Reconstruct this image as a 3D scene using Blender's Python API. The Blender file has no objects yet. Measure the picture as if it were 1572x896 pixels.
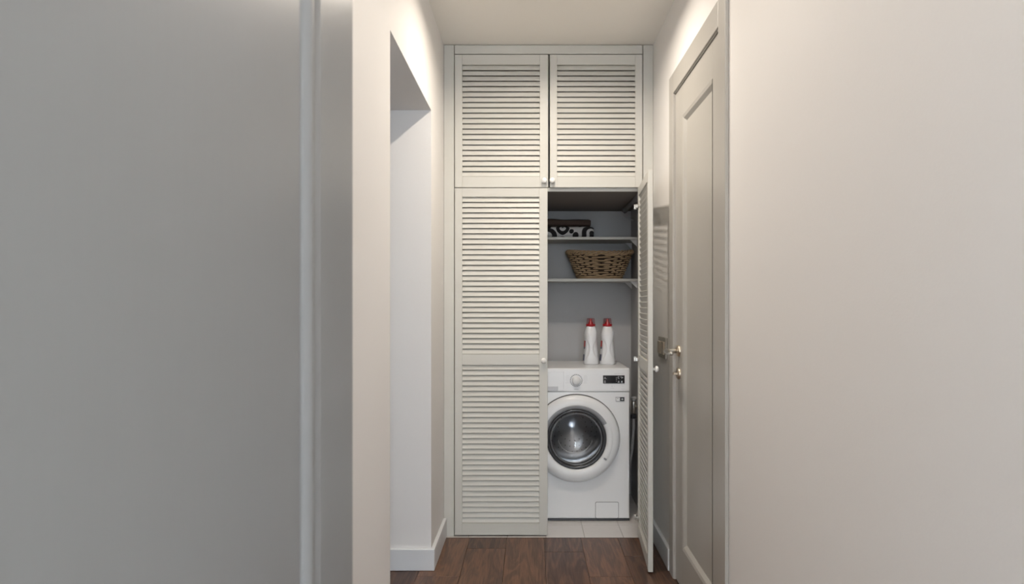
import bpy, bmesh, math, random
from mathutils import Vector, Matrix
PI = math.pi
random.seed(7)
scene = bpy.context.scene
C = scene.collection

# ------------------------------------------------------------------ camera
F, VX, VY = 1030.0, 814.5, 467.0           # focal length and vanishing point in pixels of the 1572 x 896 frame
EYE = 1.20
cam_d = bpy.data.cameras.new('camera'); cam = bpy.data.objects.new('camera', cam_d); C.objects.link(cam)
cam.location = (0, 0, EYE); cam.rotation_euler = (PI/2, 0, 0)
cam_d.sensor_width = 36; cam_d.lens = 36*F/1572
cam_d.shift_x = (786-VX)/1572; cam_d.shift_y = (VY-448)/1572
cam_d.clip_start = 0.02
cam_d.dof.use_dof = True; cam_d.dof.focus_distance = 3.45; cam_d.dof.aperture_fstop = 6.3
scene.camera = cam

# ------------------------------------------------------------------ world, daylight, exposure
w = bpy.data.worlds.new('world'); scene.world = w; w.use_nodes = True
w.node_tree.nodes['Background'].inputs[0].default_value = (0.62, 0.78, 1.0, 1)
w.node_tree.nodes['Background'].inputs[1].default_value = 0.6
vs = scene.view_settings
vs.view_transform = 'Standard'; vs.look = 'None'; vs.gamma = 1; vs.use_curve_mapping = False
vs.exposure = -0.08
DAY_POWER, SIDE_POWER, DAY_COL = 290.0, 2.0, (0.75, 0.87, 1.0)          # daylight entering by the hallway window and the side passage window
LAMP_COL = (1.0, 0.895, 0.775)
LAMPS = [(0.092, 2.70, 14.5, 158), (0.092, 1.58, 4.0, 170), (0.092, 0.46, 3.5, 170), (0.092, -0.66, 7.0, 180)]   # ceiling downlights: x, y, watts, beam

# ------------------------------------------------------------------ main measures (metres)
XL, XR = -0.4495, 0.635                    # corridor walls
YW = F/297.0                               # wardrobe front plane
YB = 4.24                                  # back wall of the wardrobe recess
ZC = 2.543                                 # ceiling
XP, YP = -0.22, 0.831                      # pier beside the camera
YREAR = -4.0
OY0, OY1, OZ = 2.148, 3.036, 2.078         # opening in the left wall
LT = 0.36                                  # thickness of the left wall

# ------------------------------------------------------------------ materials
def new_mat(name):
    m = bpy.data.materials.new(name); m.use_nodes = True
    nt = m.node_tree; return m, nt, nt.nodes['Principled BSDF']
def ND(nt, typ, **kw):
    n = nt.nodes.new(typ)
    for k, v in kw.items(): setattr(n, k, v)
    return n
def paint(name, col, rough=0.5, bump=0.0, scale=300, var=0.03, stretch=(1, 1, 1), metal=0, coat=0, spec=0.5):
    m, nt, p = new_mat(name)
    tc = ND(nt, 'ShaderNodeTexCoord'); mp = ND(nt, 'ShaderNodeMapping'); mp.inputs['Scale'].default_value = stretch
    nt.links.new(tc.outputs['Object'], mp.inputs[0])
    no = ND(nt, 'ShaderNodeTexNoise'); no.inputs['Scale'].default_value = scale; no.inputs['Detail'].default_value = 4
    nt.links.new(mp.outputs[0], no.inputs['Vector'])
    mx = ND(nt, 'ShaderNodeMix', data_type='RGBA')
    mx.inputs[6].default_value = (*[c*(1-var) for c in col], 1); mx.inputs[7].default_value = (*[min(1, c*(1+var)) for c in col], 1)
    nt.links.new(no.outputs['Fac'], mx.inputs[0]); nt.links.new(mx.outputs[2], p.inputs['Base Color'])
    p.inputs['Roughness'].default_value = rough; p.inputs['Metallic'].default_value = metal
    p.inputs['Coat Weight'].default_value = coat; p.inputs['Specular IOR Level'].default_value = spec
    if bump:
        b = ND(nt, 'ShaderNodeBump'); b.inputs['Strength'].default_value = bump; b.inputs['Distance'].default_value = 0.002
        nt.links.new(no.outputs['Fac'], b.inputs['Height']); nt.links.new(b.outputs[0], p.inputs['Normal'])
    return m
def wood_mat(name):
    m, nt, p = new_mat(name)
    tc = ND(nt, 'ShaderNodeTexCoord'); oi = ND(nt, 'ShaderNodeObjectInfo')
    off = ND(nt, 'ShaderNodeVectorMath', operation='SCALE'); off.inputs[0].default_value = (3.1, 17.0, 9.0)
    nt.links.new(oi.outputs['Random'], off.inputs['Scale'])
    add = ND(nt, 'ShaderNodeVectorMath', operation='ADD')
    nt.links.new(tc.outputs['Object'], add.inputs[0]); nt.links.new(off.outputs[0], add.inputs[1])
    mp = ND(nt, 'ShaderNodeMapping'); mp.inputs['Scale'].default_value = (9, 1.1, 1); nt.links.new(add.outputs[0], mp.inputs[0])
    n1 = ND(nt, 'ShaderNodeTexNoise'); n1.inputs['Scale'].default_value = 1.6; n1.inputs['Detail'].default_value = 3; n1.inputs['Distortion'].default_value = 1.2
    nt.links.new(mp.outputs[0], n1.inputs['Vector'])
    wv = ND(nt, 'ShaderNodeMath', operation='MULTIPLY'); wv.inputs[1].default_value = 26; nt.links.new(n1.outputs['Fac'], wv.inputs[0])
    sn = ND(nt, 'ShaderNodeMath', operation='SINE'); nt.links.new(wv.outputs[0], sn.inputs[0])
    mp2 = ND(nt, 'ShaderNodeMapping'); mp2.inputs['Scale'].default_value = (220, 7, 1); nt.links.new(add.outputs[0], mp2.inputs[0])
    n2 = ND(nt, 'ShaderNodeTexNoise'); n2.inputs['Scale'].default_value = 1; n2.inputs['Detail'].default_value = 5; nt.links.new(mp2.outputs[0], n2.inputs['Vector'])
    s2 = ND(nt, 'ShaderNodeMath', operation='MULTIPLY_ADD'); s2.inputs[1].default_value = 0.16; s2.inputs[2].default_value = 0.0; nt.links.new(sn.outputs[0], s2.inputs[0])
    s3 = ND(nt, 'ShaderNodeMath', operation='ADD'); nt.links.new(s2.outputs[0], s3.inputs[0]); nt.links.new(n2.outputs['Fac'], s3.inputs[1])
    s4 = ND(nt, 'ShaderNodeMath', operation='MULTIPLY_ADD'); s4.inputs[1].default_value = 0.42; nt.links.new(oi.outputs['Random'], s4.inputs[0])
    s5 = ND(nt, 'ShaderNodeMath', operation='SUBTRACT'); nt.links.new(s3.outputs[0], s4.inputs[2]); nt.links.new(s4.outputs[0], s5.inputs[0]); s5.inputs[1].default_value = 0.2
    cr = ND(nt, 'ShaderNodeValToRGB'); nt.links.new(s5.outputs[0], cr.inputs[0])
    e = cr.color_ramp.elements
    e[0].position = 0.15; e[0].color = (0.046, 0.023, 0.014, 1); e[1].position = 0.95; e[1].color = (0.215, 0.110, 0.060, 1)
    e2 = e.new(0.5); e2.color = (0.115, 0.057, 0.033, 1)
    nt.links.new(cr.outputs[0], p.inputs['Base Color'])
    p.inputs['Roughness'].default_value = 0.38
    b = ND(nt, 'ShaderNodeBump'); b.inputs['Strength'].default_value = 0.25; b.inputs['Distance'].default_value = 0.0008
    nt.links.new(n2.outputs['Fac'], b.inputs['Height']); nt.links.new(b.outputs[0], p.inputs['Normal'])
    return m
def tile_mat(name, a, b_):
    m, nt, p = new_mat(name)
    oi = ND(nt, 'ShaderNodeObjectInfo'); tc = ND(nt, 'ShaderNodeTexCoord')
    no = ND(nt, 'ShaderNodeTexNoise'); no.inputs['Scale'].default_value = 30; no.inputs['Detail'].default_value = 5
    nt.links.new(tc.outputs['Object'], no.inputs['Vector'])
    mm = ND(nt, 'ShaderNodeMath', operation='MULTIPLY_ADD'); mm.inputs[1].default_value = 0.4; nt.links.new(oi.outputs['Random'], mm.inputs[0])
    m2 = ND(nt, 'ShaderNodeMath', operation='MULTIPLY'); m2.inputs[1].default_value = 0.6; nt.links.new(no.outputs['Fac'], m2.inputs[0]); nt.links.new(m2.outputs[0], mm.inputs[2])
    mx = ND(nt, 'ShaderNodeMix', data_type='RGBA'); mx.inputs[6].default_value = (*a, 1); mx.inputs[7].default_value = (*b_, 1)
    nt.links.new(mm.outputs[0], mx.inputs[0]); nt.links.new(mx.outputs[2], p.inputs['Base Color'])
    p.inputs['Roughness'].default_value = 0.3
    return m
def glass_mat(name, tint, gloss=0.12, rough=0.03, edge=0.5):
    m = bpy.data.materials.new(name); m.use_nodes = True; nt = m.node_tree; nt.nodes.clear()
    out = ND(nt, 'ShaderNodeOutputMaterial'); mix = ND(nt, 'ShaderNodeMixShader')
    tr = ND(nt, 'ShaderNodeBsdfTransparent'); tr.inputs[0].default_value = (*tint, 1)
    gl = ND(nt, 'ShaderNodeBsdfGlossy'); gl.inputs['Roughness'].default_value = rough
    lw = ND(nt, 'ShaderNodeLayerWeight'); lw.inputs[0].default_value = 0.5
    pw_ = ND(nt, 'ShaderNodeMath', operation='POWER'); pw_.inputs[1].default_value = 5; nt.links.new(lw.outputs['Facing'], pw_.inputs[0])
    ad = ND(nt, 'ShaderNodeMath', operation='MULTIPLY_ADD'); ad.inputs[1].default_value = edge; ad.inputs[2].default_value = gloss; ad.use_clamp = True
    nt.links.new(pw_.outputs[0], ad.inputs[0]); nt.links.new(ad.outputs[0], mix.inputs[0])
    nt.links.new(tr.outputs[0], mix.inputs[1]); nt.links.new(gl.outputs[0], mix.inputs[2]); nt.links.new(mix.outputs[0], out.inputs[0])
    return m
def emit_mat(name, col, s):
    m, nt, p = new_mat(name); p.inputs['Base Color'].default_value = (*col, 1)
    p.inputs['Emission Color'].default_value = (*col, 1); p.inputs['Emission Strength'].default_value = s; return m

M = dict(
    wall=paint('wall_paint', (0.80, 0.78, 0.76), 0.75, 0.12, 240, 0.012, spec=0.3),
    ceil=paint('ceiling_paint', (0.87, 0.84, 0.785), 0.8, 0.05, 200, 0.012, spec=0.3),
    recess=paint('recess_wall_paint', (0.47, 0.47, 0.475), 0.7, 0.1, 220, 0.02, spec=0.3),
    base=paint('baseboard_paint', (0.74, 0.755, 0.77), 0.4, 0, 60, 0.01),
    louvre=paint('louvre_paint', (0.61, 0.60, 0.555), 0.45, 0.0, 10, 0.015, (1, 1, 12)),
    door=paint('greige_door_paint', (0.44, 0.42, 0.385), 0.33, 0.06, 12, 0.02, (30, 30, 1)),
    near=paint('dimmed_door_paint', (0.24, 0.24, 0.236), 0.32, 0.04, 12, 0.015, (30, 30, 1)),  # the greige door's paint, darkened in colour for dimmer light
    wood=wood_mat('walnut_plank'), screed=paint('floor_joint', (0.022, 0.014, 0.011), 0.9),
    tile=tile_mat('pale_tile', (0.60, 0.57, 0.55), (0.68, 0.655, 0.64)), grout=paint('grout', (0.36, 0.33, 0.31), 0.9),
    white=paint('white_enamel', (0.84, 0.85, 0.86), 0.22, 0, 50, 0.005), whitepl=paint('white_plastic', (0.83, 0.84, 0.85), 0.28, 0, 50, 0.005),
    knob=paint('white_ceramic', (0.86, 0.855, 0.83), 0.18, 0, 50, 0.005),
    grey=paint('grey_plastic', (0.33, 0.34, 0.36), 0.35), lgrey=paint('light_grey_plastic', (0.60, 0.61, 0.63), 0.4),
    dark=paint('dark_plastic', (0.05, 0.052, 0.058), 0.25), black=paint('black_glass', (0.008, 0.008, 0.010), 0.15),
    rubber=paint('grey_rubber', (0.16, 0.165, 0.175), 0.55), seam=paint('seam_shadow_gap', (0.10, 0.10, 0.105), 0.7),
    steel=paint('drum_steel', (0.78, 0.79, 0.81), 0.33, 0.05, 60, 0.02, metal=1), chrome=paint('brushed_nickel', (0.60, 0.58, 0.54), 0.30, 0, 60, 0.02, metal=1),
    brass=paint('satin_nickel_rose', (0.62, 0.53, 0.42), 0.28, 0, 60, 0.02, metal=1),
    glass=glass_mat('porthole_glass', (0.80, 0.82, 0.85), 0.05, 0.04, 0.25), red=paint('red_plastic', (0.42, 0.012, 0.02), 0.3),
    clearred=glass_mat('clear_cap', (0.93, 0.72, 0.74), 0.08, 0.1), bottle=paint('bottle_plastic', (0.80, 0.81, 0.83), 0.3, 0, 40, 0.01),
    navy=paint('label_navy', (0.10, 0.11, 0.17), 0.4), labelred=paint('label_red', (0.55, 0.05, 0.04), 0.4),
    brown=paint('brown_terry', (0.085, 0.058, 0.045), 0.95, 0.9, 420, 0.25), print=paint('print_grey', (0.45, 0.46, 0.48), 0.4),
    pipe=paint('pipe_grey', (0.16, 0.15, 0.15), 0.4), hose=paint('hose_grey', (0.45, 0.46, 0.47), 0.5),
    wicker=paint('wicker', (0.42, 0.29, 0.165), 0.55, 0.5, 40, 0.5, (1, 1, 5)), wickerd=paint('wicker_dark', (0.14, 0.085, 0.045), 0.65, 0.5, 50, 0.4),
    switch=paint('switch_nickel', (0.42, 0.39, 0.34), 0.35, metal=0.7), frame=paint('window_frame_white', (0.8, 0.8, 0.8), 0.4),
    lamp=emit_mat('lamp_lens', (1.0, 0.9, 0.74), 6.0), pane=glass_mat('window_glass', (0.96, 0.98, 0.98), 0.0),
)

# ------------------------------------------------------------------ mesh helpers
class MB:
    def __init__(s): s.v = []; s.f = []; s.sm = []
    def add(s, vs_, fs, smooth=False):
        o = len(s.v); s.v += [tuple(v) for v in vs_]; s.f += [tuple(i+o for i in f) for f in fs]; s.sm += [smooth]*len(fs); return s
    def box(s, x0, x1, y0, y1, z0, z1, bev=0.0):
        if bev <= 0:
            v = [(x, y, z) for x in (x0, x1) for y in (y0, y1) for z in (z0, z1)]
            return s.add(v, [(0, 1, 3, 2), (4, 6, 7, 5), (0, 4, 5, 1), (2, 3, 7, 6), (0, 2, 6, 4), (1, 5, 7, 3)])
        bm = bmesh.new(); bmesh.ops.create_cube(bm, size=1)
        for v in bm.verts: v.co = Vector(((x0+x1)/2+v.co.x*(x1-x0), (y0+y1)/2+v.co.y*(y1-y0), (z0+z1)/2+v.co.z*(z1-z0)))
        bmesh.ops.bevel(bm, geom=bm.edges[:], offset=bev, segments=2, profile=0.5, affect='EDGES')
        bm.verts.index_update(); s.add([v.co[:] for v in bm.verts], [[v.index for v in f.verts] for f in bm.faces]); bm.free(); return s
    def lathe(s, prof, n=48, origin=(0, 0, 0), axis='z', a0=0.0, a1=2*PI, smooth=True):
        """prof: list of (radius, height); axis 'z', 'y' (height along +y) or 'x'."""
        full = abs(a1-a0-2*PI) < 1e-6; cnt = n if full else n+1
        vs_ = []
        for r, h in prof:
            for k in range(cnt):
                a = a0+(a1-a0)*k/n; c, d = r*math.cos(a), r*math.sin(a)
                p = (c, d, h) if axis == 'z' else ((c, h, d) if axis == 'y' else (h, c, d))
                vs_.append((origin[0]+p[0], origin[1]+p[1], origin[2]+p[2]))
        fs = []
        for i in range(len(prof)-1):
            for k in range(n):
                k2 = (k+1) % cnt; fs.append((i*cnt+k, i*cnt+k2, (i+1)*cnt+k2, (i+1)*cnt+k))
        return s.add(vs_, fs, smooth)
    def tube(s, pts, r, n=8, closed=False, smooth=True):
        pts = [Vector(p) for p in pts]; N = len(pts); vs_ = []; fs = []
        rr = r if isinstance(r, (list, tuple)) else [r]*N
        up = Vector((0, 0, 1)); prev = None
        for i, p in enumerate(pts):
            if closed: t = pts[(i+1) % N]-pts[i-1]
            else: t = pts[min(i+1, N-1)]-pts[max(i-1, 0)]
            t.normalize()
            if prev is None: a = t.cross(up) if abs(t.z) < 0.95 else t.cross(Vector((1, 0, 0)))
            else: a = prev-t*prev.dot(t)
            a.normalize(); prev = a; b = t.cross(a)
            for k in range(n):
                q = 2*PI*k/n; vs_.append(p+(a*math.cos(q)+b*math.sin(q))*rr[i])
        for i in range(N if closed else N-1):
            j = (i+1) % N
            for k in range(n): fs.append((i*n+k, i*n+(k+1) % n, j*n+(k+1) % n, j*n+k))
        if not closed: fs.append(tuple(range(n-1, -1, -1))); fs.append(tuple((N-1)*n+k for k in range(n)))
        return s.add(vs_, fs, smooth)
    def mesh(s, name):
        me = bpy.data.meshes.new(name); me.from_pydata(s.v, [], s.f); me.update()
        me.polygons.foreach_set('use_smooth', s.sm)
        bm = bmesh.new(); bm.from_mesh(me); bmesh.ops.recalc_face_normals(bm, faces=bm.faces); bm.to_mesh(me); bm.free()
        return me
    def build(s, name, mat, parent=None, **kw): return link(name, s.mesh(name), mat, parent, **kw)
def link(name, me, mat=None, parent=None, loc=None, rot=None, label=None, cat=None, group=None, kind=None):
    o = bpy.data.objects.new(name, me); C.objects.link(o)
    if mat is not None and me is not None and not me.materials: me.materials.append(M[mat] if isinstance(mat, str) else mat)
    if parent: o.parent = parent
    if loc: o.location = loc
    if rot: o.rotation_euler = rot
    for k, v in (('label', label), ('category', cat), ('group', group), ('kind', kind)):
        if v: o[k] = v
    return o
def thing(name, loc, label, cat, group=None, kind=None, rot=None): return link(name, None, None, None, loc, rot, label, cat, group, kind)
def copy_tree(o, parent=None):
    c = o.copy(); C.objects.link(c); c.parent = parent
    for ch in list(o.children): copy_tree(ch, c)
    return c

# ------------------------------------------------------------------ room shell
S = 'structure'
XS = -1.95                                  # far wall of the side passage
fl = MB().box(XS, XR+0.1, YREAR, YB+0.1, -0.10, -0.012).build('floor', 'screed', kind=S, label='dark walnut plank floor with pale tiles inside the wardrobe', cat='floor')
PW, PX0, YT = 0.19, 0.0677, 3.452           # plank width, seam offset, front edge of the tiles
plank_cache = {}
def plank(x0, x1, y0, y1):
    w_, l_ = round(x1-x0, 4), round(y1-y0, 4)
    if (w_, l_) not in plank_cache:
        plank_cache[(w_, l_)] = MB().box(-w_/2+.0006, w_/2-.0006, -l_/2+.0006, l_/2-.0006, -0.013, 0, 0.0012).mesh('plank')
    link('plank', plank_cache[(w_, l_)], 'wood', fl, ((x0+x1)/2, (y0+y1)/2, 0))
ends = {0: 3.253, 1: 2.957, -1: 2.55, -2: 3.30, -3: 2.964, 2: 3.2}
for k in range(-11, 4):
    x0 = PX0+PW*k; x1 = x0+PW
    if x1 <= XS or x0 >= XR: continue
    lo, hi = max(x0, XS), min(x1, XR)
    ymin = YREAR if hi > XL-LT-0.02 else 0.9
    e = ends.get(k, 3.0-0.37*(k % 3)); y = e
    if YT-e > 0.02: plank(lo, hi, e, YT)
    while y > ymin:
        plank(lo, hi, max(y-1.2, ymin), y); y -= 1.2
# pale tiles in the recess
MB().box(XL, XR, YT, YB, -0.02, -0.0025).build('grout_bed', 'grout', fl)
tm = {}
TX, TW = 0.279, 0.2
for i in range(-4, 3):
    for j in range(4):
        x0, x1 = max(TX+TW*i, XL), min(TX+TW*(i+1), XR); y0, y1 = YT+0.198*j, min(YT+0.198*(j+1), YB)
        if x1-x0 < .01: continue
        key = (round(x1-x0, 4), round(y1-y0, 4))
        if key not in tm: tm[key] = MB().box(-key[0]/2+.0012, key[0]/2-.0012, -key[1]/2+.0012, key[1]/2-.0012, -0.012, 0, 0.0012).mesh('floor_tile')
        link('floor_tile', tm[key], 'tile', fl, ((x0+x1)/2, (y0+y1)/2, 0))
MB().box(XL, XR, YT-0.004, YT, -0.012, 0.0006).build('joint_strip', 'screed', fl)

MB().box(XS-0.1, XR+0.1, YREAR-0.1, YB+0.1, ZC, ZC+0.12).build('ceiling', 'ceil', kind=S, label='plain cream painted ceiling above the narrow hallway', cat='ceiling')
# right wall with a doorway cut in it
DY0, DY1, DZ = 2.228, 2.937, 2.122          # door leaf opening (y, y, top)
b = MB()
WY0, WY1, WZ0, WZ1 = -3.7, -1.9, 0.20, 1.90
b.box(XR, XR+0.1, YREAR, WY0, 0, ZC); b.box(XR, XR+0.1, WY1, DY0, 0, ZC); b.box(XR, XR+0.1, WY0, WY1, 0, WZ0); b.box(XR, XR+0.1, WY0, WY1, WZ1, ZC); b.box(XR, XR+0.1, DY1, YW+0.02, 0, ZC); b.box(XR, XR+0.1, DY0, DY1, DZ, ZC)
b.build('wall_right', 'wall', kind=S, label='cream painted right wall holding the greige panelled door', cat='wall')
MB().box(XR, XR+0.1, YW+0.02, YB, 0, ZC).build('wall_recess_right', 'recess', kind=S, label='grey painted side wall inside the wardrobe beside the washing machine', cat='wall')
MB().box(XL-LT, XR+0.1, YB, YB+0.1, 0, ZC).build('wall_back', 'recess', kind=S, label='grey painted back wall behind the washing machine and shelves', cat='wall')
b = MB()
b.box(XL-LT, XL, YP-0.014, OY0, 0, ZC); b.box(XL-LT, XL, OY1, YB, 0, ZC); b.box(XL-LT, XL, OY0, OY1, OZ, ZC)
b.build('wall_left', 'wall', kind=S, label='cream left wall with a tall plain opening', cat='wall')
# side passage behind the opening
PA0, PA1 = 1.15, 2.35
b = MB(); b.box(XS-0.1, XS, 0.6, PA0, 0, ZC); b.box(XS-0.1, XS, PA1, YB, 0, ZC); b.box(XS-0.1, XS, PA0, PA1, 0, .8); b.box(XS-0.1, XS, PA0, PA1, 2.1, ZC); b.box(XS, XL-LT, 0.6, 0.7, 0, ZC); b.box(XS, XL-LT, OY1+0.4, OY1+0.5, 0, ZC)
b.build('wall_passage', 'wall', kind=S, label='cream wall of the side passage behind the opening', cat='wall')
# pier by the camera with a doorway in it
NY0, NY1, NZ = -0.26, 0.66, 2.10
q_ = 0.014; b = MB(); b.box(XP-0.14, XP-q_, NY1, YP-.014, 0, ZC); b.box(XP-0.14, XP-q_, YREAR, NY0, 0, ZC); b.box(XP-0.14, XP-q_, NY0, NY1, NZ, ZC); b.box(XL-LT, XP-0.14, YP-0.1, YP-.014, 0, ZC)
b.build('wall_pier', 'wall', kind=S, label='cream wall projecting into the hallway around the grey door', cat='wall')
# end wall behind the camera, window in the right wall there
MB().box(XP-0.14, XR+0.1, YREAR-0.1, YREAR, 0, ZC).build('wall_rear', 'wall', kind=S, label='cream end wall of the hallway', cat='wall')
wn = thing('window_1', (XR, (WY0+WY1)/2, WZ0), 'white framed window in the hallway wall', 'window', kind=S)
hw, hh = (WY1-WY0)/2, WZ1-WZ0
b = MB(); t_ = 0.05
b.box(.02, .08, -hw, -hw+t_, 0, hh, .003); b.box(.02, .08, hw-t_, hw, 0, hh, .003); b.box(.02, .08, -hw+t_, hw-t_, 0, t_, .003); b.box(.02, .08, -hw+t_, hw-t_, hh-t_, hh, .003)
b.build('window_frame', 'frame', wn)
MB().box(.047, .053, -hw+t_, hw-t_, t_, hh-t_).build('pane', 'pane', wn)
ld = bpy.data.lights.new('daylight', 'AREA'); ld.shape = 'RECTANGLE'; ld.size = WZ1-WZ0; ld.size_y = WY1-WY0; ld.energy = DAY_POWER; ld.color = DAY_COL
lo = bpy.data.objects.new('daylight', ld); C.objects.link(lo); lo.location = (XR+0.012, (WY0+WY1)/2, (WZ0+WZ1)/2); lo.rotation_euler = (0, PI/2, 0)

wn = thing('window_2', (XS, (PA0+PA1)/2, .8), 'white framed window in the side passage wall', 'window', kind=S)
hw, hh = (PA1-PA0)/2, 1.3
b = MB()
b.box(-.08, -.02, -hw, -hw+t_, 0, hh, .003); b.box(-.08, -.02, hw-t_, hw, 0, hh, .003); b.box(-.08, -.02, -hw+t_, hw-t_, 0, t_, .003); b.box(-.08, -.02, -hw+t_, hw-t_, hh-t_, hh, .003)
b.build('window_frame', 'frame', wn)
MB().box(-.053, -.047, -hw+t_, hw-t_, t_, hh-t_).build('pane', 'pane', wn)
ld = bpy.data.lights.new('passage_daylight', 'AREA'); ld.shape = 'RECTANGLE'; ld.size = 1.3; ld.size_y = PA1-PA0; ld.energy = SIDE_POWER; ld.color = DAY_COL
lo = bpy.data.objects.new('passage_daylight', ld); C.objects.link(lo); lo.location = (XS-0.16, (PA0+PA1)/2, 1.45); lo.rotation_euler = (0, -PI/2, 0)

# baseboards
BH, BT = 0.098, 0.017
def baseboard(name, segs, label):
    b = MB()
    for s_ in segs: b.box(*s_, 0.001, BH, 0.003)
    return b.build(name, 'base', kind=S, label=label, cat='baseboard')
baseboard('baseboard_left', [(XL-LT, XL+BT, OY1-BT, OY1), (XL, XL+BT, OY1, YW-0.004)], 'white baseboard turning the corner of the opening')
baseboard('baseboard_near', [(XL, XL+BT, YP, OY0+BT), (XL-LT, XL, OY0, OY0+BT)], 'white baseboard before the wall opening')
baseboard('baseboard_right', [(XR-BT, XR, 3.018, YW-0.004)], 'white baseboard behind the open louvred door')
baseboard('baseboard_front', [(XR-BT, XR, YREAR, 2.146)], 'white baseboard along the hallway wall before the door')

# ------------------------------------------------------------------ ceiling downlights
for i, (lx, ly, pw, bm_) in enumerate(LAMPS):
    d = thing('downlight', (lx, ly, ZC), 'round recessed white downlight in the ceiling '+('in front of the wardrobe', 'past the end of the grey door', 'above the grey door', 'beside the window')[i], 'downlight', 'downlights along the hallway ceiling')
    MB().lathe([(0.036, 0.0), (0.036, -0.004), (0.048, -0.006), (0.052, -0.002), (0.052, 0.0)], 40).build('trim_ring', 'frame', d)
    MB().lathe([(0.0, -0.002), (0.036, -0.002)], 32).build('lens', 'lamp', d)
    a = bpy.data.lights.new('downlight_bulb', 'AREA'); a.shape = 'DISK'; a.size = 0.06; a.energy = pw; a.color = LAMP_COL; a.spread = math.radians(bm_)
    ao = bpy.data.objects.new('downlight_bulb', a); C.objects.link(ao); ao.parent = d; ao.location = (0, 0, -0.008)

# ------------------------------------------------------------------ right wall door
CX = 0.6225                                 # casing face
dr = thing('door_2', (XR, (DY0+DY1)/2, 0), 'greige panelled door in its casing on the right wall', 'door', kind=S)
oy = (DY0+DY1)/2
def L(x0, x1, y0, y1, z0, z1): return (x0-XR, x1-XR, y0-oy, y1-oy, z0, z1)
CW = 0.082
b = MB(); bv = 0.0025
b.box(*L(CX, XR, DY0-CW+.002, DY0+.002, 0, DZ+0.09), bv); b.box(*L(CX, XR, DY1-.002, DY1+CW-.002, 0, DZ+0.09), bv); b.box(*L(CX, XR, DY0+.002, DY1-.002, DZ, DZ+0.09), bv)
b.box(*L(CX+.006, XR+.1, DY0, DY0+0.004, 0, DZ)); b.box(*L(CX+.006, XR+.1, DY1-0.004, DY1, 0, DZ)); b.box(*L(CX+.006, XR+.1, DY0, DY1, DZ-.004, DZ))
b.build('casing', 'door', dr)
LXF = 0.634                                 # leaf face
PY0, PY1, PZ0, PZ1 = 2.336, 2.797, 0.179, 1.986
b = MB(); g = 0.005
b.box(*L(LXF, LXF+.04, DY0+g, PY0, 0.006, DZ-g), .001); b.box(*L(LXF, LXF+.04, PY1, DY1-g, 0.006, DZ-g), .001)
b.box(*L(LXF, LXF+.04, PY0, PY1, 0.006, PZ0), .001); b.box(*L(LXF, LXF+.04, PY0, PY1, PZ1, DZ-g), .001)
leaf = b.build('door_leaf', 'door', dr)
bw, bd = 0.026, 0.013                       # bevelled sticking around the sunk panel
o4 = [(PY0, PZ0), (PY1, PZ0), (PY1, PZ1), (PY0, PZ1)]; i4 = [(PY0+bw, PZ0+bw), (PY1-bw, PZ0+bw), (PY1-bw, PZ1-bw), (PY0+bw, PZ1-bw)]
m4 = [(PY0+bw*.45, PZ0+bw*.45), (PY1-bw*.45, PZ0+bw*.45), (PY1-bw*.45, PZ1-bw*.45), (PY0+bw*.45, PZ1-bw*.45)]
b = MB(); vs_ = [(LXF-.0015-XR, y-oy, z) for y, z in o4]+[(LXF-.002+bd*.3-XR, y-oy, z) for y, z in m4]+[(LXF+bd-XR, y-oy, z) for y, z in i4]
b.add(vs_, [(r*4+k, r*4+(k+1) % 4, r*4+4+(k+1) % 4, r*4+4+k) for r in (0, 1) for k in range(4)])
b.build('panel_moulding', 'door', leaf)
MB().box(*L(LXF+bd-.0005, LXF+.035, PY0+.004, PY1-.004, PZ0+.004, PZ1-.004)).build('panel', 'door', leaf)
HY, HZ, KZ = 2.862, 1.002, 0.905
hd = MB().lathe([(0.0, -0.011), (0.018, -0.011), (0.0235, -0.008), (0.025, -0.002), (0.025, 0.001)], 40, (LXF-XR, HY-oy, HZ), 'x').build('handle_rose', 'brass', leaf)
p0 = Vector((LXF-XR-.008, HY-oy, HZ))
pts = [p0, p0+Vector((-.02, 0, 0)), p0+Vector((-.038, 0, 0)), p0+Vector((-.048, -.006, 0)), p0+Vector((-.052, -.02, 0)), p0+Vector((-.052, -.06, -.002)), p0+Vector((-.050, -.10, -.004)), p0+Vector((-.047, -.118, -.005))]
MB().tube(pts, [.0095, .009, .009, .010, .0105, .0095, .0085, .006], 14).build('handle_lever', 'chrome', leaf)
MB().lathe([(0.0, -0.010), (0.018, -0.010), (0.0235, -0.008), (0.025, -0.002), (0.025, 0.001)], 40, (LXF-XR, HY-oy, KZ), 'x').build('lock_rose', 'brass', leaf)
MB().box(LXF-XR-.026, LXF-XR-.009, HY-oy-.012, HY-oy+.012, KZ-.005, KZ+.005, .002).build('lock_turn', 'brass', leaf)

# ------------------------------------------------------------------ grey door beside the camera
nd = thing('door_1', (XP, (NY0+NY1)/2, 0), 'plain grey door in a wide moulded grey frame near the hallway entrance', 'door', kind=S)
no_ = (NY0+NY1)/2
def yat(px, x=XP): return F*abs(x)/abs(px-VX)
y541, y492, y464 = yat(541), yat(492), yat(464)
b = MB()
b.box(-.016, 0.0, y492-.002-no_, YP-no_, 0.001, NZ+.12, .002)                                  # flat architrave
b.box(-.016, 0.0, NY0-.12-no_, NY0-no_, 0.001, NZ+.12, .002); b.box(-.016, 0.0, NY0-no_, y492-.002-no_, NZ, NZ+.12, .002)
b.build('casing', 'near', nd)
b = MB(); prof = [(0.0, y492+.001), (-.0008, y492-.004), (-.003, yat(484)+.001)]
yb0, yb1 = yat(484), yat(468)
for k in range(13):
    q = k/12; prof.append((-.003+.0058*math.sin(PI*q), yb0+(yb1-yb0)*q))
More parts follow.
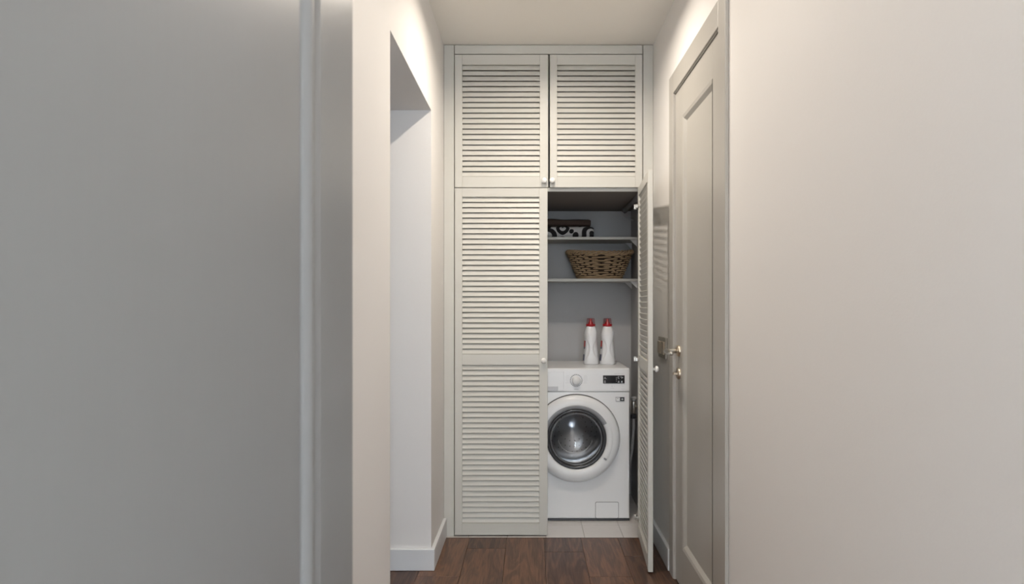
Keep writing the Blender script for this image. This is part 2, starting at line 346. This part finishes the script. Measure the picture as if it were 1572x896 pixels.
prof += [(-.008, yb1-.001), (-.012, y464-.001), (-.012, y464-.004)]; n = len(prof)-1
vs_ = [(p, y-no_, z) for z in (0, NZ) for p, y in prof]
b.add(vs_, [(k, k+1, n+2+k, n+1+k) for k in range(n)], True)
b.build('moulding', 'near', nd)
MB().box(-.05, -.001, NY0+.004-no_, y464-.0025-no_, 0.006, NZ-.004, .0015).build('door_leaf', 'near', nd)
MB().box(-.08, -.05, NY0-no_, y492-no_, 0.001, NZ).build('rebate', 'near', nd)

# ------------------------------------------------------------------ light switch
sw = thing('light_switch', (XR, 3.195, 0.945), 'double nickel light switch on the wall behind the open louvred door', 'light switch')
MB().box(-.011, 0, -.085, .085, 0, .1, .003).build('plate', 'switch', sw)
for yy in (-.042, .042): MB().box(-.018, -.010, yy-.030, yy+.030, .02, .08, .003).build('rocker', 'brass', sw)

# ------------------------------------------------------------------ louvred wardrobe
wd = thing('louvred_wardrobe', ((XL+XR)/2, YW, 0), 'greige built-in wardrobe with louvred doors, one standing open', 'wardrobe')
ox = (XL+XR)/2
def wx(px, s=297.0): return (px-VX)/s
def wz(py, s=297.0): return EYE-(py-VY)/s
def wbox(bm_, x0, x1, y0, y1, z0, z1, bev=.0012): return bm_.box(x0-ox, x1-ox, y0, y1, z0, z1, bev)
XD0, XDM0, XDM1, XD1 = wx(698.2), wx(840.6), wx(844.2), wx(986.3)
ZDT, ZSP, ZDB = wz(83.6), wz(288), wz(821)
FT = 0.022
wbox(MB(), XL+.001, wx(697), .002, .05, 0.001, ZC-.002).build('side_panel', 'louvre', wd)
wbox(MB(), wx(987.6), XR-.001, .002, .05, 0.001, ZC-.002).build('side_panel', 'louvre', wd)
wbox(MB(), wx(698), wx(986.6), .002, .03, wz(82.4), ZC-.003).build('top_rail', 'louvre', wd)
ZF0 = 1.788
wbox(MB(), XL+.002, XR-.002, .026, YB-YW-.001, ZF0, ZF0+.018).build('cabinet_floor', paint('taupe_board', (0.25, 0.225, 0.21), 0.7), wd)  # whole board in one dark taupe, its front strip paler
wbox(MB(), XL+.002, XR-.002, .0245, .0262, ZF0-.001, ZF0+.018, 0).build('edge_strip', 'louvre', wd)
SY = 3.97-YW
SH1, SH2 = 1.599, 1.352
for z in (SH1, SH2): wbox(MB(), XL+.001, XR-.001, SY, YB-YW, z-.0155, z).build('shelf', 'louvre', wd)
for z in (SH1-.0155, SH2-.0155):
    for yy in (3.99-YW, 4.20-YW):
        b = MB(); t_ = .012; x = XR-.001-ox
        b.add([(x, yy, z), (x-.042, yy, z), (x, yy, z-.04), (x, yy+t_, z), (x-.042, yy+t_, z), (x, yy+t_, z-.04)], [(0, 1, 2), (3, 5, 4), (0, 3, 4, 1), (1, 4, 5, 2), (2, 5, 3, 0)])
        b.build('shelf_bracket', 'whitepl', wd)

SW_X = {}
def slat_mesh(width):
    key = round(width, 4)
    if key in SW_X: return SW_X[key]
    ln, th, ang = 0.0266, 0.0045, math.radians(68)           # blade width, thickness, rise towards the back
    d = Vector((0, math.cos(ang), math.sin(ang))); nrm = Vector((0, -math.sin(ang), math.cos(ang)))
    sec = []
    for sx, sgn in ((1, 1), (-1, -1)):
        for k in range(4):
            q = -PI/2+PI*k/3
            c = d*(sx*(ln/2-th/2)); sec.append(c+d*(sx*math.cos(q)*th/2)+nrm*(sgn*math.sin(q)*th/2))
    n = len(sec); b = MB()
    vs_ = [(-width/2, s.y, s.z) for s in sec]+[(width/2, s.y, s.z) for s in sec]
    b.add(vs_, [(k, (k+1) % n, n+(k+1) % n, n+k) for k in range(n)]+[tuple(range(n-1, -1, -1)), tuple(range(n, 2*n))])
    SW_X[key] = b.mesh('slat'); return SW_X[key]
KN = MB().lathe([(0.0, -.028), (.006, -.0276), (.011, -.0255), (.0146, -.021), (.0155, -.0165), (.0138, -.0125), (.0085, -.010), (.0062, -.007), (.0068, -.002), (.0095, 0.0)], 32, axis='y').mesh('knob')
def louvre_door(x0, x1, z0, z1, sections, stile, knob, rot=None, loc=None, hinges=(), slabel=None):
    """Door with its origin on the front hinge corner (right end): spans x -w..0, y 0..FT."""
    w_ = x1-x0; sl, sr = stile
    b = MB(); b.box(-w_, -w_+sl, 0, FT, z0, z1, .0016); b.box(-sr, 0, 0, FT, z0, z1, .0016)
    zs = [z0]+[z for sec in sections for z in sec[:2]]+[z1]
    for k in range(0, len(zs), 2): b.box(-w_+sl-.0002, -sr+.0002, .0012, FT-.0012, zs[k], zs[k+1], .0014)
    door = b.build('door', 'louvre', wd, loc=loc or (x1-ox, 0, 0), rot=rot)
    me = slat_mesh(w_-sl-sr+.004)
    for za, zb, cnt in sections:
        p = (zb-za)/cnt
        for k in range(cnt): link('slat', me, 'louvre', door, (-w_+sl+(w_-sl-sr)/2, FT/2, za+p*(k+.5)))
    link('knob', KN, 'knob', door, (knob[0]-x1, .0005, knob[1]), label='white ceramic knob')
    for hz in hinges:
        h = MB(); h.lathe([(0, FT-.002), (.0165, FT-.002), (.0165, FT+.003), (.012, FT+.004), (0, FT+.004)], 24, (-.028, 0, hz), 'y')
        h.box(-.034, .003, FT+.002, FT+.014, hz-.009, hz+.009, .002); h.box(-.004, .010, FT+.006, FT+.020, hz-.012, hz+.012, .002)
        h.build('hinge', 'chrome', door, label='silver concealed hinge')
    return door
up = [(wz(271), wz(99), 21)]
louvre_door(XD0, XDM0+.003, ZSP+.002, ZDT, up, (wx(709.6)-XD0, XDM0+.003-wx(828.6)), (wx(835.4), wz(277.6)))
louvre_door(XDM1, XD1, ZSP+.002, ZDT, up, (wx(855.2)-XDM1, XD1-wx(975.2)), (wx(847.8), wz(277.6)))
lowsec = [(wz(803), wz(560), 30), (wz(543.6), wz(302), 30)]
louvre_door(XD0, XDM0, ZDB, ZSP-.002, lowsec, (wx(709.6)-XD0, XDM0-wx(827.8)), (wx(834.5), wz(553)))
phi = math.radians(86.4); OW = 0.482
hx = wx(979)
louvre_door(XD1-OW, XD1, ZDB, ZSP-.002, lowsec, (.040, .040), (XD1-OW+.020, wz(553)), rot=(0, 0, phi),
            loc=(hx+FT*math.sin(phi)-ox, -FT*math.cos(phi)+.002, 0), hinges=(1.703, .918, .102))
# hanging rail
# ------------------------------------------------------------------ things in the recess
rx, ry, rz = 0.575-ox, 3.53-YW, 1.773
rl = MB().tube([(rx, ry, rz), (rx, ry+.57, rz)], .0145, 18).build('clothes_rail', 'pipe', wd, label='dark round rail')
MB().tube([(rx-.014, ry+.56, rz+.004), (rx-.010, ry+.56, rz-.020), (rx, ry+.56, rz-.036), (rx+.015, ry+.56, rz-.048), (rx+.034, ry+.56, rz-.056), (rx+.058, ry+.56, rz-.062)], .0042, 8).build('rail_bracket', 'hose', rl)
MB().lathe([(.0145, .0), (.018, .002), (.018, .02), (.0145, .022)], 24, (rx, ry+.55, rz), 'y').build('collar', 'pipe', rl)

# washing machine
DM = F/277.0
MX = (884.3-VX)/277.0
ms = lambda px, py: ((px-VX)/277.0-MX, EYE-(py-VY)/277.0)
wm = thing('washing_machine', (MX, DM, 0), 'white front-loading washing machine with round porthole and black display', 'washing machine')
HWM, DEP, ZT, ZPN = 0.2965, 0.485, 0.846, 0.716
ZB_ = 0.014
cz = 0.459; RH = 0.205
b = MB(); inset = .007
x0, x1, z0, z1 = -HWM+inset, HWM-inset, ZB_+inset, ZPN-.0015
angs = [2*PI*k/96 for k in range(96)]+[math.atan2(z-cz, x) % (2*PI) for x in (x0, x1) for z in (z0, z1)]
angs = sorted(set(round(a, 6) for a in angs)); N = len(angs)
def rectpt(a):
    c, s_ = math.cos(a), math.sin(a); t = 1e9
    if c > 1e-9: t = min(t, x1/c)
    if c < -1e-9: t = min(t, x0/c)
    if s_ > 1e-9: t = min(t, (z1-cz)/s_)
    if s_ < -1e-9: t = min(t, (z0-cz)/s_)
    return c*t, cz+s_*t
vs_ = [(RH*math.cos(a), 0, cz+RH*math.sin(a)) for a in angs]+[(rectpt(a)[0], 0, rectpt(a)[1]) for a in angs]+[(RH*math.cos(a), .05, cz+RH*math.sin(a)) for a in angs]
b.add(vs_, [(k, (k+1) % N, N+(k+1) % N, N+k) for k in range(N)]+[(k, (k+1) % N, 2*N+(k+1) % N, 2*N+k) for k in range(N)])
X0, X1, Z0, Z1 = -HWM, HWM, ZB_, ZPN-.0015
r0 = [(x0, 0, z0), (x1, 0, z0), (x1, 0, z1), (x0, 0, z1)]; rm = [(X0+.002, .002, Z0+.002), (X1-.002, .002, Z0+.002), (X1-.002, .002, Z1), (X0+.002, .002, Z1)]
r1 = [(X0, .007, Z0), (X1, .007, Z0), (X1, .007, Z1), (X0, .007, Z1)]; r2 = [(X0, DEP, Z0), (X1, DEP, Z0), (X1, DEP, Z1), (X0, DEP, Z1)]
vs_ = r0+rm+r1+r2; fs = [(r*4+k, r*4+(k+1) % 4, r*4+4+(k+1) % 4, r*4+4+k) for r in range(3) for k in range(4)]+[(12, 13, 14, 15)]
b.add(vs_, fs); b.box(-HWM, HWM, .02, DEP, ZPN-.0015, ZT-.02)
b.build('body', 'white', wm)
MB().box(-HWM, HWM, .001, DEP-.02, .002, ZB_).build('plinth', 'dark', wm)
MB().box(-HWM, HWM, -.004, .024, ZPN+.0008, ZT-.003, .004).build('control_panel', 'whitepl', wm)
MB().box(-HWM, HWM, .004, DEP, ZT-.022, ZT, .004).build('top_panel', 'whitepl', wm)
MB().box(-HWM+.001, HWM-.001, .002, .02, ZPN-.003, ZPN+.003).build('panel_joint', 'seam', wm)
# detergent drawer
dx1 = ms(865.6, 0)[0]; zd0, zd1 = ms(0, 599.4)[1], ms(0, 570)[1]
dw = MB().box(-HWM+.004, dx1, -.0058, .0, zd0, zd1, .0015).build('detergent_drawer', 'whitepl', wm)
a_, b_ = ms(838, 599.2), ms(856.6, 592.8)
MB().box(-HWM+.03, b_[0], -.0075, -.004, a_[1], b_[1], .001).build('drawer_grip', 'lgrey', dw)
# dial
dc = ms(884.4, 583.6)
dl = MB().lathe([(0, -.0245), (.019, -.0245), (.0215, -.022), (.0225, -.008), (.026, -.0065), (.0265, -.0035)], 48, (dc[0], 0, dc[1]), 'y').build('program_dial', 'whitepl', wm)
b = MB()
for k in range(22):
    a0 = 2*PI*k/22; b.lathe([(.0305, -.0046), (.0345, -.0046), (.0345, -.003), (.0305, -.003), (.0305, -.0046)], 3, (dc[0], 0, dc[1]), 'y', a0, a0+2*PI/22*.66, False)
b.build('dial_ticks', 'dark', dl, kind='stuff')
# display
d0, d1 = ms(925.6, 588.2), ms(958.6, 575.8)
ds = MB().box(d0[0], d1[0], -.0058, -.003, d0[1], d1[1], .0006).build('display', 'black', wm)
b = MB()
def mark(px, py, w_, h_): x, z = ms(px, py); b.box(x-w_/2/277, x+w_/2/277, -.0062, -.0056, z-h_/2/277, z+h_/2/277)
for px, py, w_, h_ in [(928.6, 579.4, 1.2, 2.2), (928.6, 580.6, 3.6, .7), (930.2, 580.9, 1.6, .5), (928.4, 585.2, 2.2, .6), (928.4, 586.6, 2.8, .6), (928.4, 583.8, 1.2, 1),
                       (946.2, 579, .8, .8), (946.2, 581.4, .8, 1.2), (946.2, 584.4, .8, .8), (948.6, 578.8, .6, 2.6), (949.8, 577.8, 1.8, .6), (949.6, 580.6, 1.6, .6),
                       (953.0, 578.0, 2.0, .6), (954.2, 579.6, .6, 2.4), (955.6, 579.0, 1, 1.4), (949.6, 585.0, 1.2, 1.6), (949.6, 586.4, 2.8, .6), (954.4, 585.2, 1.8, 1.8), (954.4, 586.6, 2.8, .5)]: mark(px, py, w_, h_)
b.build('display_symbols', 'lgrey', ds, kind='stuff')
b = MB()
def pmark(px, py, w_, h_, y=-.0045): x, z = ms(px, py); b.box(x-w_/2/277, x+w_/2/277, y, y+.001, z-h_/2/277, z+h_/2/277)
for k in range(6): pmark(871.5, 576.3+k*2.2, 4+(k*3 % 4), .35); pmark(898.5, 576.3+k*2.2, 4.5+(k*5 % 4), .35)
pmark(950, 573.2, 14, .5); pmark(956.2, 589.6, 5.5, .7); pmark(939.5, 592.4, 1, 2); pmark(943.2, 592.6, .8, .8); pmark(956, 592.8, 1.6, .6); pmark(940, 595.6, 6, .4); pmark(956, 596.6, 5, .4); pmark(884.6, 597.4, 7, .9); pmark(852.6, 587.3, 8, .5)
b.build('panel_print', 'lgrey', wm, kind='stuff')
# energy sticker
e0, e1 = ms(945.2, 615.6), ms(958.6, 609.2)
st = MB().box(e0[0], e1[0], -.0012, .001, e0[1], e1[1]).build('sticker', 'dark', wm)
xm = (e0[0]+e1[0])/2
MB().box(e0[0]+.0015, xm-.001, -.0018, -.001, e0[1]+.002, e1[1]-.002).build('sticker_field', 'white', st)
b = MB(); zc_ = (e0[1]+e1[1])/2; xq = xm+(e1[0]-xm)/2
b.lathe([(0, -.0016), (.0045, -.0016)], 12, (xq, 0, zc_), 'y'); b.box(xq-.006, xq+.006, -.0018, -.0012, zc_-.001, zc_+.001)
b.build('sticker_emblem', 'lgrey', st)
b = MB(); b.box(xm-.018, xm-.008, -.0021, -.0017, zc_+.002, zc_+.004); b.build('sticker_mark', 'dark', st)
MB().box(e0[0], e1[0], -.0012, .001, e0[1]-.005, e0[1]-.003).build('sticker_line', 'print', wm)
# service flap
f0, f1 = ms(913.8, 795.2), ms(949.8, 770)
def rrect(x0, x1, z0, z1, r, n=6):
    out = []
    for cx, cz_, a0 in ((x1-r, z1-r, 0), (x0+r, z1-r, PI/2), (x0+r, z0+r, PI), (x1-r, z0+r, 3*PI/2)):
        for k in range(n+1): a = a0+PI/2*k/n; out.append((cx+r*math.cos(a), cz_+r*math.sin(a)))
    return out
def plate(pts, y0, y1):
    n = len(pts); return MB().add([(x, y0, z) for x, z in pts]+[(x, y1, z) for x, z in pts], [tuple(range(n)), tuple(range(2*n-1, n-1, -1))]+[(k, (k+1) % n, n+(k+1) % n, n+k) for k in range(n)])
plate(rrect(f0[0], f1[0], f0[1], f1[1], .008), -.0006, .001).build('flap_gap', 'seam', wm)
plate(rrect(f0[0]+.0022, f1[0]-.0022, f0[1]+.0022, f1[1]-.0022, .0068), -.0016, .001).build('service_flap', 'white', wm)
# porthole door
O = (0, 0, cz)
MB().lathe([(.226, -.001), (.2435, -.0012), (.2435, .001)], 96, (0, 0, cz+.002), 'y').build('door_gap', 'seam', wm)
pd = MB().lathe([(.2395, -.0005), (.2405, -.010), (.237, -.022), (.229, -.031), (.216, -.037), (.200, -.0395), (.186, -.039), (.174, -.0365), (.168, -.033), (.165, -.026), (.163, -.010), (.163, .004)], 96, O, 'y').build('porthole_ring', 'whitepl', wm)
a0, a1 = math.radians(28), math.radians(172)
MB().lathe([(.1655, -.030), (.1675, -.0365), (.1765, -.0395), (.1845, -.0412), (.1875, -.0412), (.1885, -.038)], 72, O, 'y', a0, a1).build('grey_arc', 'grey', pd)
a0, a1 = math.radians(-33), math.radians(27.6)
MB().lathe([(.1655, -.030), (.1675, -.0375), (.185, -.0418), (.197, -.0422), (.1995, -.0405), (.2005, -.037)], 48, O, 'y', a0, a1).build('door_grip', 'whitepl', pd)
MB().lathe([(.181, -.0428), (.196, -.0435), (.1985, -.040)], 4, O, 'y', math.radians(-35.5), math.radians(-32.6)).build('grip_notch', 'grey', pd)
MB().lathe([(.1645, -.030), (.1605, -.0335), (.154, -.0335), (.1475, -.029), (.1455, -.018), (.146, .0)], 96, O, 'y').build('porthole_rim', 'dark', pd)
MB().lathe([(.1465, -.027), (.143, -.0255), (.1385, -.024), (.136, -.014), (.131, .02), (.120, .052), (.100, .074), (.070, .084), (.035, .088), (0, .089)], 96, O, 'y').build('porthole_glass', 'glass', pd)
MB().lathe([(.1385, -.0245), (.1400, -.0265), (.1415, -.0245)], 96, O, 'y').build('glass_ring', 'grey', pd)
MB().lathe([(.163, -.004), (.150, .004), (.146, .018), (.152, .030), (.146, .042), (.155, .056), (.19, .060)], 96, O, 'y').build('gasket', 'rubber', wm)
dm = MB().lathe([(.155, .062), (.19, .066), (.232, .075), (.236, .09), (.236, .34), (.225, .36), (.17, .362), (.165, .352), (.06, .345), (.05, .335), (0, .332)], 96, O, 'y').build('drum', 'steel', wm)
for k in range(3):
    a = math.radians(90+120*k+8); c, s_ = math.cos(a), math.sin(a); b = MB(); vs_ = []
    for yy, h in ((.09, .0), (.12, .045), (.31, .05), (.34, .0)):
        for tt in (-.035, -.012, .012, .035):
            rr = .238-(h if abs(tt) < .02 else 0); vs_.append((c*rr-s_*tt, yy, cz+s_*rr+c*tt))
    b.add(vs_, [(i*4+j, i*4+j+1, i*4+5+j, i*4+4+j) for i in range(3) for j in range(3)], False); b.build('drum_paddle', 'steel', dm)
b = MB()
for rr, nn in ((.085, 18), (.12, 26), (.15, 32)):
    for k in range(nn):
        a = 2*PI*k/nn; b.lathe([(0, .3462), (.003, .3462)], 6, (rr*math.cos(a), 0, cz+rr*math.sin(a)), 'y', smooth=False)
hl = b.build('drum_holes', 'dark', dm); hl['kind'] = 'stuff'
MB().lathe([(.0985, .0735), (.0995, .0715), (.1005, .0715)], 48, O, 'y', math.radians(195), math.radians(345)).build('bowl_edge', 'lgrey', pd)

# detergent bottles
def make_bottle(label):
    t = thing('detergent_bottle', (0, 0, 0), label, 'bottle', 'detergent bottles on the washing machine')
    prof = [(0, .0415, .050), (.004, .0445, .053), (.012, .0460, .055), (.03, .0455, .055), (.06, .0435, .054), (.10, .0400, .052), (.135, .0372, .050), (.155, .0365, .049), (.170, .0375, .048), (.185, .0375, .045), (.198, .0345, .040), (.210, .0300, .032), (.219, .0265, .0275), (.224, .0250, .0255)]
    H = .224; nz, na = 90, 96
    def interp(z):
        for (za, a, b_), (zb, c, d) in zip(prof, prof[1:]):
            if z <= zb: q = (z-za)/(zb-za); return a+(c-a)*q, b_+(d-b_)*q
        return prof[-1][1:]
    b = MB(); vs_ = []
    for i in range(nz+1):
        z = H*i/nz; hx_, hy_ = interp(z)
        for k in range(na):
            a = 2*PI*k/na; c, s_ = math.cos(a), math.sin(a); e = 2/2.7
            x = hx_*math.copysign(abs(c)**e, c); y = hy_*math.copysign(abs(s_)**e, s_)
            q = (z-.026)/(.165-.026)                                     # two pressed-in grip facets leave an hourglass rib
            if 0 < q < 1:
                half = .037-.027*math.sin(PI*q)
                d = (abs(x)-half)/.0018
                if d > 0 and abs(s_) > .12: dep = .0060*min(1, d)*min(1, math.sin(PI*q)*3); y -= math.copysign(dep, y)
            vs_.append((x, y, z))
    b.add(vs_, [(i*na+k, i*na+(k+1) % na, (i+1)*na+(k+1) % na, (i+1)*na+k) for i in range(nz) for k in range(na)]+[tuple(range(na-1, -1, -1))], True)
    b.build('bottle_body', 'bottle', t)
    cp = MB().lathe([(.0245, .222), (.0275, .223), (.0280, .236), (.0270, .238), (0, .238)], 40).build('cap_ring', 'red', t)
    MB().lathe([(.0262, .237), (.0250, .246), (.0235, .266), (.0205, .272), (0, .2725)], 40).build('dosing_cap', 'clearred', t)
    MB().lathe([(.0150, .238), (.0140, .246), (.0080, .252), (.0072, .268), (0, .2685)], 24).build('spout', 'red', t)
    def wrap(z0, z1, off, a0=150, a1=213, nz_=16, na_=20):
        lb = MB(); vs_ = []
        for i in range(nz_+1):
            z = z0+(z1-z0)*i/nz_; hx_, hy_ = interp(z)
            for k in range(na_+1):
                a = math.radians(a0+(a1-a0)*k/na_); c, s_ = math.cos(a), math.sin(a); e = 2/2.7
                vs_.append(((hx_+off)*math.copysign(abs(c)**e, c), (hy_+off)*math.copysign(abs(s_)**e, s_), z))
        return lb.add(vs_, [(i*(na_+1)+k, i*(na_+1)+k+1, (i+1)*(na_+1)+k+1, (i+1)*(na_+1)+k) for i in range(nz_) for k in range(na_)], True)
    wrap(.022, .140, .0008).build('label', 'navy', t); wrap(.104, .140, .0013).build('label_band', 'labelred', t); wrap(.06, .092, .0013).build('label_field', 'white', t)
    return t
YBT = 3.985
bt = make_bottle('white detergent bottle with red cap, farther from the open louvred door')
bt.location = ((906.8-VX)*YBT/F, YBT, ZT)
b2 = copy_tree(bt); b2['label'] = 'white detergent bottle with red cap, closer to the open louvred door'; b2.location = ((932.4-VX)*YBT/F, YBT, ZT)

# wicker basket
bk = thing('wicker_basket', (0.421, 4.098, SH2), 'brown wicker laundry basket with flared sides on the wardrobe shelf', 'basket')
BHt = .158
def ell(t, a, off=0):
    """Point of the basket wall at height fraction t and angle a."""
    q = t; hx_ = .130+(.197-.130)*q+off; hy_ = .085+(.118-.085)*q+off; e = 2/2.8; c, s_ = math.cos(a), math.sin(a)
    return Vector((hx_*math.copysign(abs(c)**e, c), hy_*math.copysign(abs(s_)**e, s_), .008+BHt*t+.006*math.cos(2*a)*t))
NS = 24; NSA = .0080
ROWS = 12
for r_ in range(ROWS):
    b = MB(); pts = []; n = NS*6
    for k in range(n):
        a = 2*PI*k/n; o = NSA*math.cos(PI*(a/(2*PI)*NS)+PI*(r_ % 2)); p = ell((r_+.5)/ROWS*.88+.02, a, o)
        p.z += .0010*math.sin(a*7+r_*1.7)+.0007*math.sin(a*19+r_*2.3); pts.append(p)
    b.tube(pts, [.0047+.0006*math.sin(k*.13+r_) for k in range(n)], 7, True)
    b.build('wicker_strand', 'wicker', bk)
b = MB()
for k in range(NS):
    a = 2*PI*(k+.5)/NS; b.tube([ell(t, a) for t in (0, .33, .66, .97)], .0035, 6)
st_ = b.build('stakes', 'wickerd', bk); st_['kind'] = 'stuff'
for ph in range(3):
    b = MB(); n = 300; pts = []
    for k in range(n):
        a = 2*PI*k/n; q = a*15+ph*2*PI/3; p = ell(.95, a, .002+.0075*math.cos(q)); p.z += .0085*math.sin(q)+.002; pts.append(p)
    b.tube(pts, .0052, 7, True); b.build('rim_braid', 'wicker', bk)
for zz, rr in ((.006, .006), (.014, .005)):
    b = MB(); pts = [ell(0, 2*PI*k/96, .004)+Vector((0, 0, zz-.008)) for k in range(96)]; b.tube(pts, rr, 7, True); b.build('foot_braid', 'wicker', bk)
b = MB(); ring = [ell(0, 2*PI*k/48, -.002) for k in range(48)]
b.add([(p.x, p.y, .006) for p in ring]+[(p.x, p.y, .012) for p in ring], [tuple(range(47, -1, -1)), tuple(range(48, 96))]+[(k, (k+1) % 48, 48+(k+1) % 48, 48+k) for k in range(48)]); b.build('basket_base', 'wickerd', bk)
ring = [ell(t/8*.92+.01, 2*PI*k/64, -.0025) for t in range(9) for k in range(64)]
b = MB(); b.add(ring, [(t*64+k, t*64+(k+1) % 64, t*64+64+(k+1) % 64, t*64+64+k) for t in range(8) for k in range(64)], True); b.build('gap_shade', paint('weave_gap_shade', (.05, .032, .02), .9), bk)  # dark sheet behind the strands, coloured to stand for shade in the gaps

# folded towels
def towel_pattern():
    m, nt, p = new_mat('scroll_towel')
    tc = ND(nt, 'ShaderNodeTexCoord'); sx = ND(nt, 'ShaderNodeSeparateXYZ'); nt.links.new(tc.outputs['Object'], sx.inputs[0])
    u = ND(nt, 'ShaderNodeMath', operation='SUBTRACT'); nt.links.new(sx.outputs['X'], u.inputs[0]); u.inputs[1].default_value = 0.0
    v = ND(nt, 'ShaderNodeMath', operation='ADD'); nt.links.new(sx.outputs['Z'], v.inputs[0]); nt.links.new(sx.outputs['Y'], v.inputs[1])   # the print runs over the fold onto the top
    cb = ND(nt, 'ShaderNodeCombineXYZ'); nt.links.new(u.outputs[0], cb.inputs[0]); nt.links.new(v.outputs[0], cb.inputs[1])
    def dist(cx, cz_):
        d = ND(nt, 'ShaderNodeVectorMath', operation='DISTANCE'); nt.links.new(cb.outputs[0], d.inputs[0]); d.inputs[1].default_value = (cx, cz_, 0); return d.outputs['Value']
    def ring(cx, cz_, r0, r1):
        mid, hw_ = (r0+r1)/2, (r1-r0)/2
        a = ND(nt, 'ShaderNodeMath', operation='SUBTRACT'); nt.links.new(dist(cx, cz_), a.inputs[0]); a.inputs[1].default_value = mid
        b_ = ND(nt, 'ShaderNodeMath', operation='ABSOLUTE'); nt.links.new(a.outputs[0], b_.inputs[0])
        c = ND(nt, 'ShaderNodeMath', operation='LESS_THAN'); nt.links.new(b_.outputs[0], c.inputs[0]); c.inputs[1].default_value = hw_; return c.outputs[0]
    rings = PAT
    acc = None
    for r_ in rings:
        o = ring(*r_)
        if acc is None: acc = o
        else:
            mx = ND(nt, 'ShaderNodeMath', operation='MAXIMUM'); nt.links.new(acc, mx.inputs[0]); nt.links.new(o, mx.inputs[1]); acc = mx.outputs[0]
    col = ND(nt, 'ShaderNodeMix', data_type='RGBA'); col.inputs[6].default_value = (.62, .61, .60, 1); col.inputs[7].default_value = (.018, .016, .018, 1)
    nt.links.new(acc, col.inputs[0]); nt.links.new(col.outputs[2], p.inputs['Base Color']); p.inputs['Roughness'].default_value = .95
    no = ND(nt, 'ShaderNodeTexNoise'); no.inputs['Scale'].default_value = 450; nt.links.new(tc.outputs['Object'], no.inputs['Vector'])
    bp = ND(nt, 'ShaderNodeBump'); bp.inputs['Strength'].default_value = .6; bp.inputs['Distance'].default_value = .002; nt.links.new(no.outputs['Fac'], bp.inputs['Height']); nt.links.new(bp.outputs[0], p.inputs['Normal'])
    return m
def folded(w_, d_, h, layers, seed, wav=1.0):
    """A folded cloth: a thick rounded slab whose front shows the soft folds."""
    rnd = random.Random(seed); b = MB(); nx, ns = 40, 64; vs_ = []
    ph = [rnd.random()*6 for _ in range(4)]
    for i in range(nx+1):
        q = i/nx; x = -w_/2+w_*q; ed = max(0, 1-min(q, 1-q)/.05); sh = 1-.10*ed*ed
        for k in range(ns):
            a = 2*PI*k/ns; c, s_ = math.cos(a), math.sin(a); e1 = 2/7.0
            y = d_/2*math.copysign(abs(c)**e1, c)*(1-.015*ed); z = h/2*math.copysign(abs(s_)**(2/3.2), s_)*sh
            if layers > 1 and c < 0: y += .004*abs(math.cos(z/h*PI*layers))*1.0
            zz = z+h/2*sh
            zz *= 1+(.05*math.sin(x*17+ph[0])+.035*math.sin(x*41+ph[1]))*wav
            y += .003*math.sin(x*23+ph[2])
            vs_.append((x, y, zz))
    b.add(vs_, [(i*ns+k, i*ns+(k+1) % ns, (i+1)*ns+(k+1) % ns, (i+1)*ns+k) for i in range(nx) for k in range(ns)]+[tuple(range(ns)), tuple(range((nx+1)*ns-1, nx*ns-1, -1))], True)
    return b
# rings of the printed scrolls: x, height (+ depth), inner radius, outer radius
YTW = 4.00; sT = F/YTW
def tp(cx, cy):   # from the 5.6x study crop of the towel front to towel coordinates
    px, py = 830+cx/5.6, 280+cy/5.6; return ((px-VX)/sT-0.205, EYE-(py-VY)/sT-SH1-.11)
PAT = []
for cx, cy, r0, r1 in [(190, 385, 28, 58), (190, 372, 0, 10), (265, 420, 0, 20), (300, 455, 0, 26), (437, 440, 44, 84), (440, 440, 0, 22), (60, 470, 45, 85), (20, 360, 40, 70), (340, 360, 0, 12), (-90, 420, 20, 50), (520, 400, 14, 34), (120, 180, 40, 75), (300, 200, 30, 60), (450, 160, 30, 64), (380, 40, 30, 60)]:
    x, z = tp(cx, cy); k = 1/5.6/sT; PAT.append((x, z, r0*k, r1*k))
folded(.345, .22, .067, 1, 3, .3).build('patterned_towel', towel_pattern(), loc=(.205, YTW+.11, SH1+.001), label='folded white towel with black scroll print on the upper shelf', cat='towel')
folded(.33, .20, .044, 2, 5).build('brown_towel', 'brown', loc=(.196, YTW+.115, SH1+.0705), label='folded dark brown towel lying on the patterned towel', cat='towel')

# water valve and hose beside the machine
vl = thing('water_valve', (XR, 3.92, .60), 'chrome water valve with grey hose on the side wall by the machine', 'valve')
MB().lathe([(.022, 0), (.022, -.006), (.012, -.008), (.012, -.03), (0, -.03)], 24, (0, 0, 0), 'x').build('wall_flange', 'chrome', vl)
MB().lathe([(0, .035), (.013, .035), (.015, .030), (.015, -.026), (.012, -.030), (.012, -.045), (0, -.045)], 24, (-.033, 0, 0)).build('valve_body', 'chrome', vl)
MB().lathe([(0, .062), (.017, .060), (.019, .052), (.017, .040), (.006, .036), (.006, .030)], 20, (-.033, 0, 0)).build('valve_handle', 'hose', vl)
MB().lathe([(0, -.04), (.016, -.04), (.016, -.062), (.010, -.066), (0, -.066)], 8, (-.033, 0, 0), smooth=False).build('hose_nut', 'dark', vl)
MB().tube([(-.033, 0, -.06), (-.033, .0, -.12), (-.038, .01, -.22), (-.046, .05, -.34), (-.046, .11, -.42), (-.046, .2, -.46)], .009, 10).build('hose', 'hose', vl)
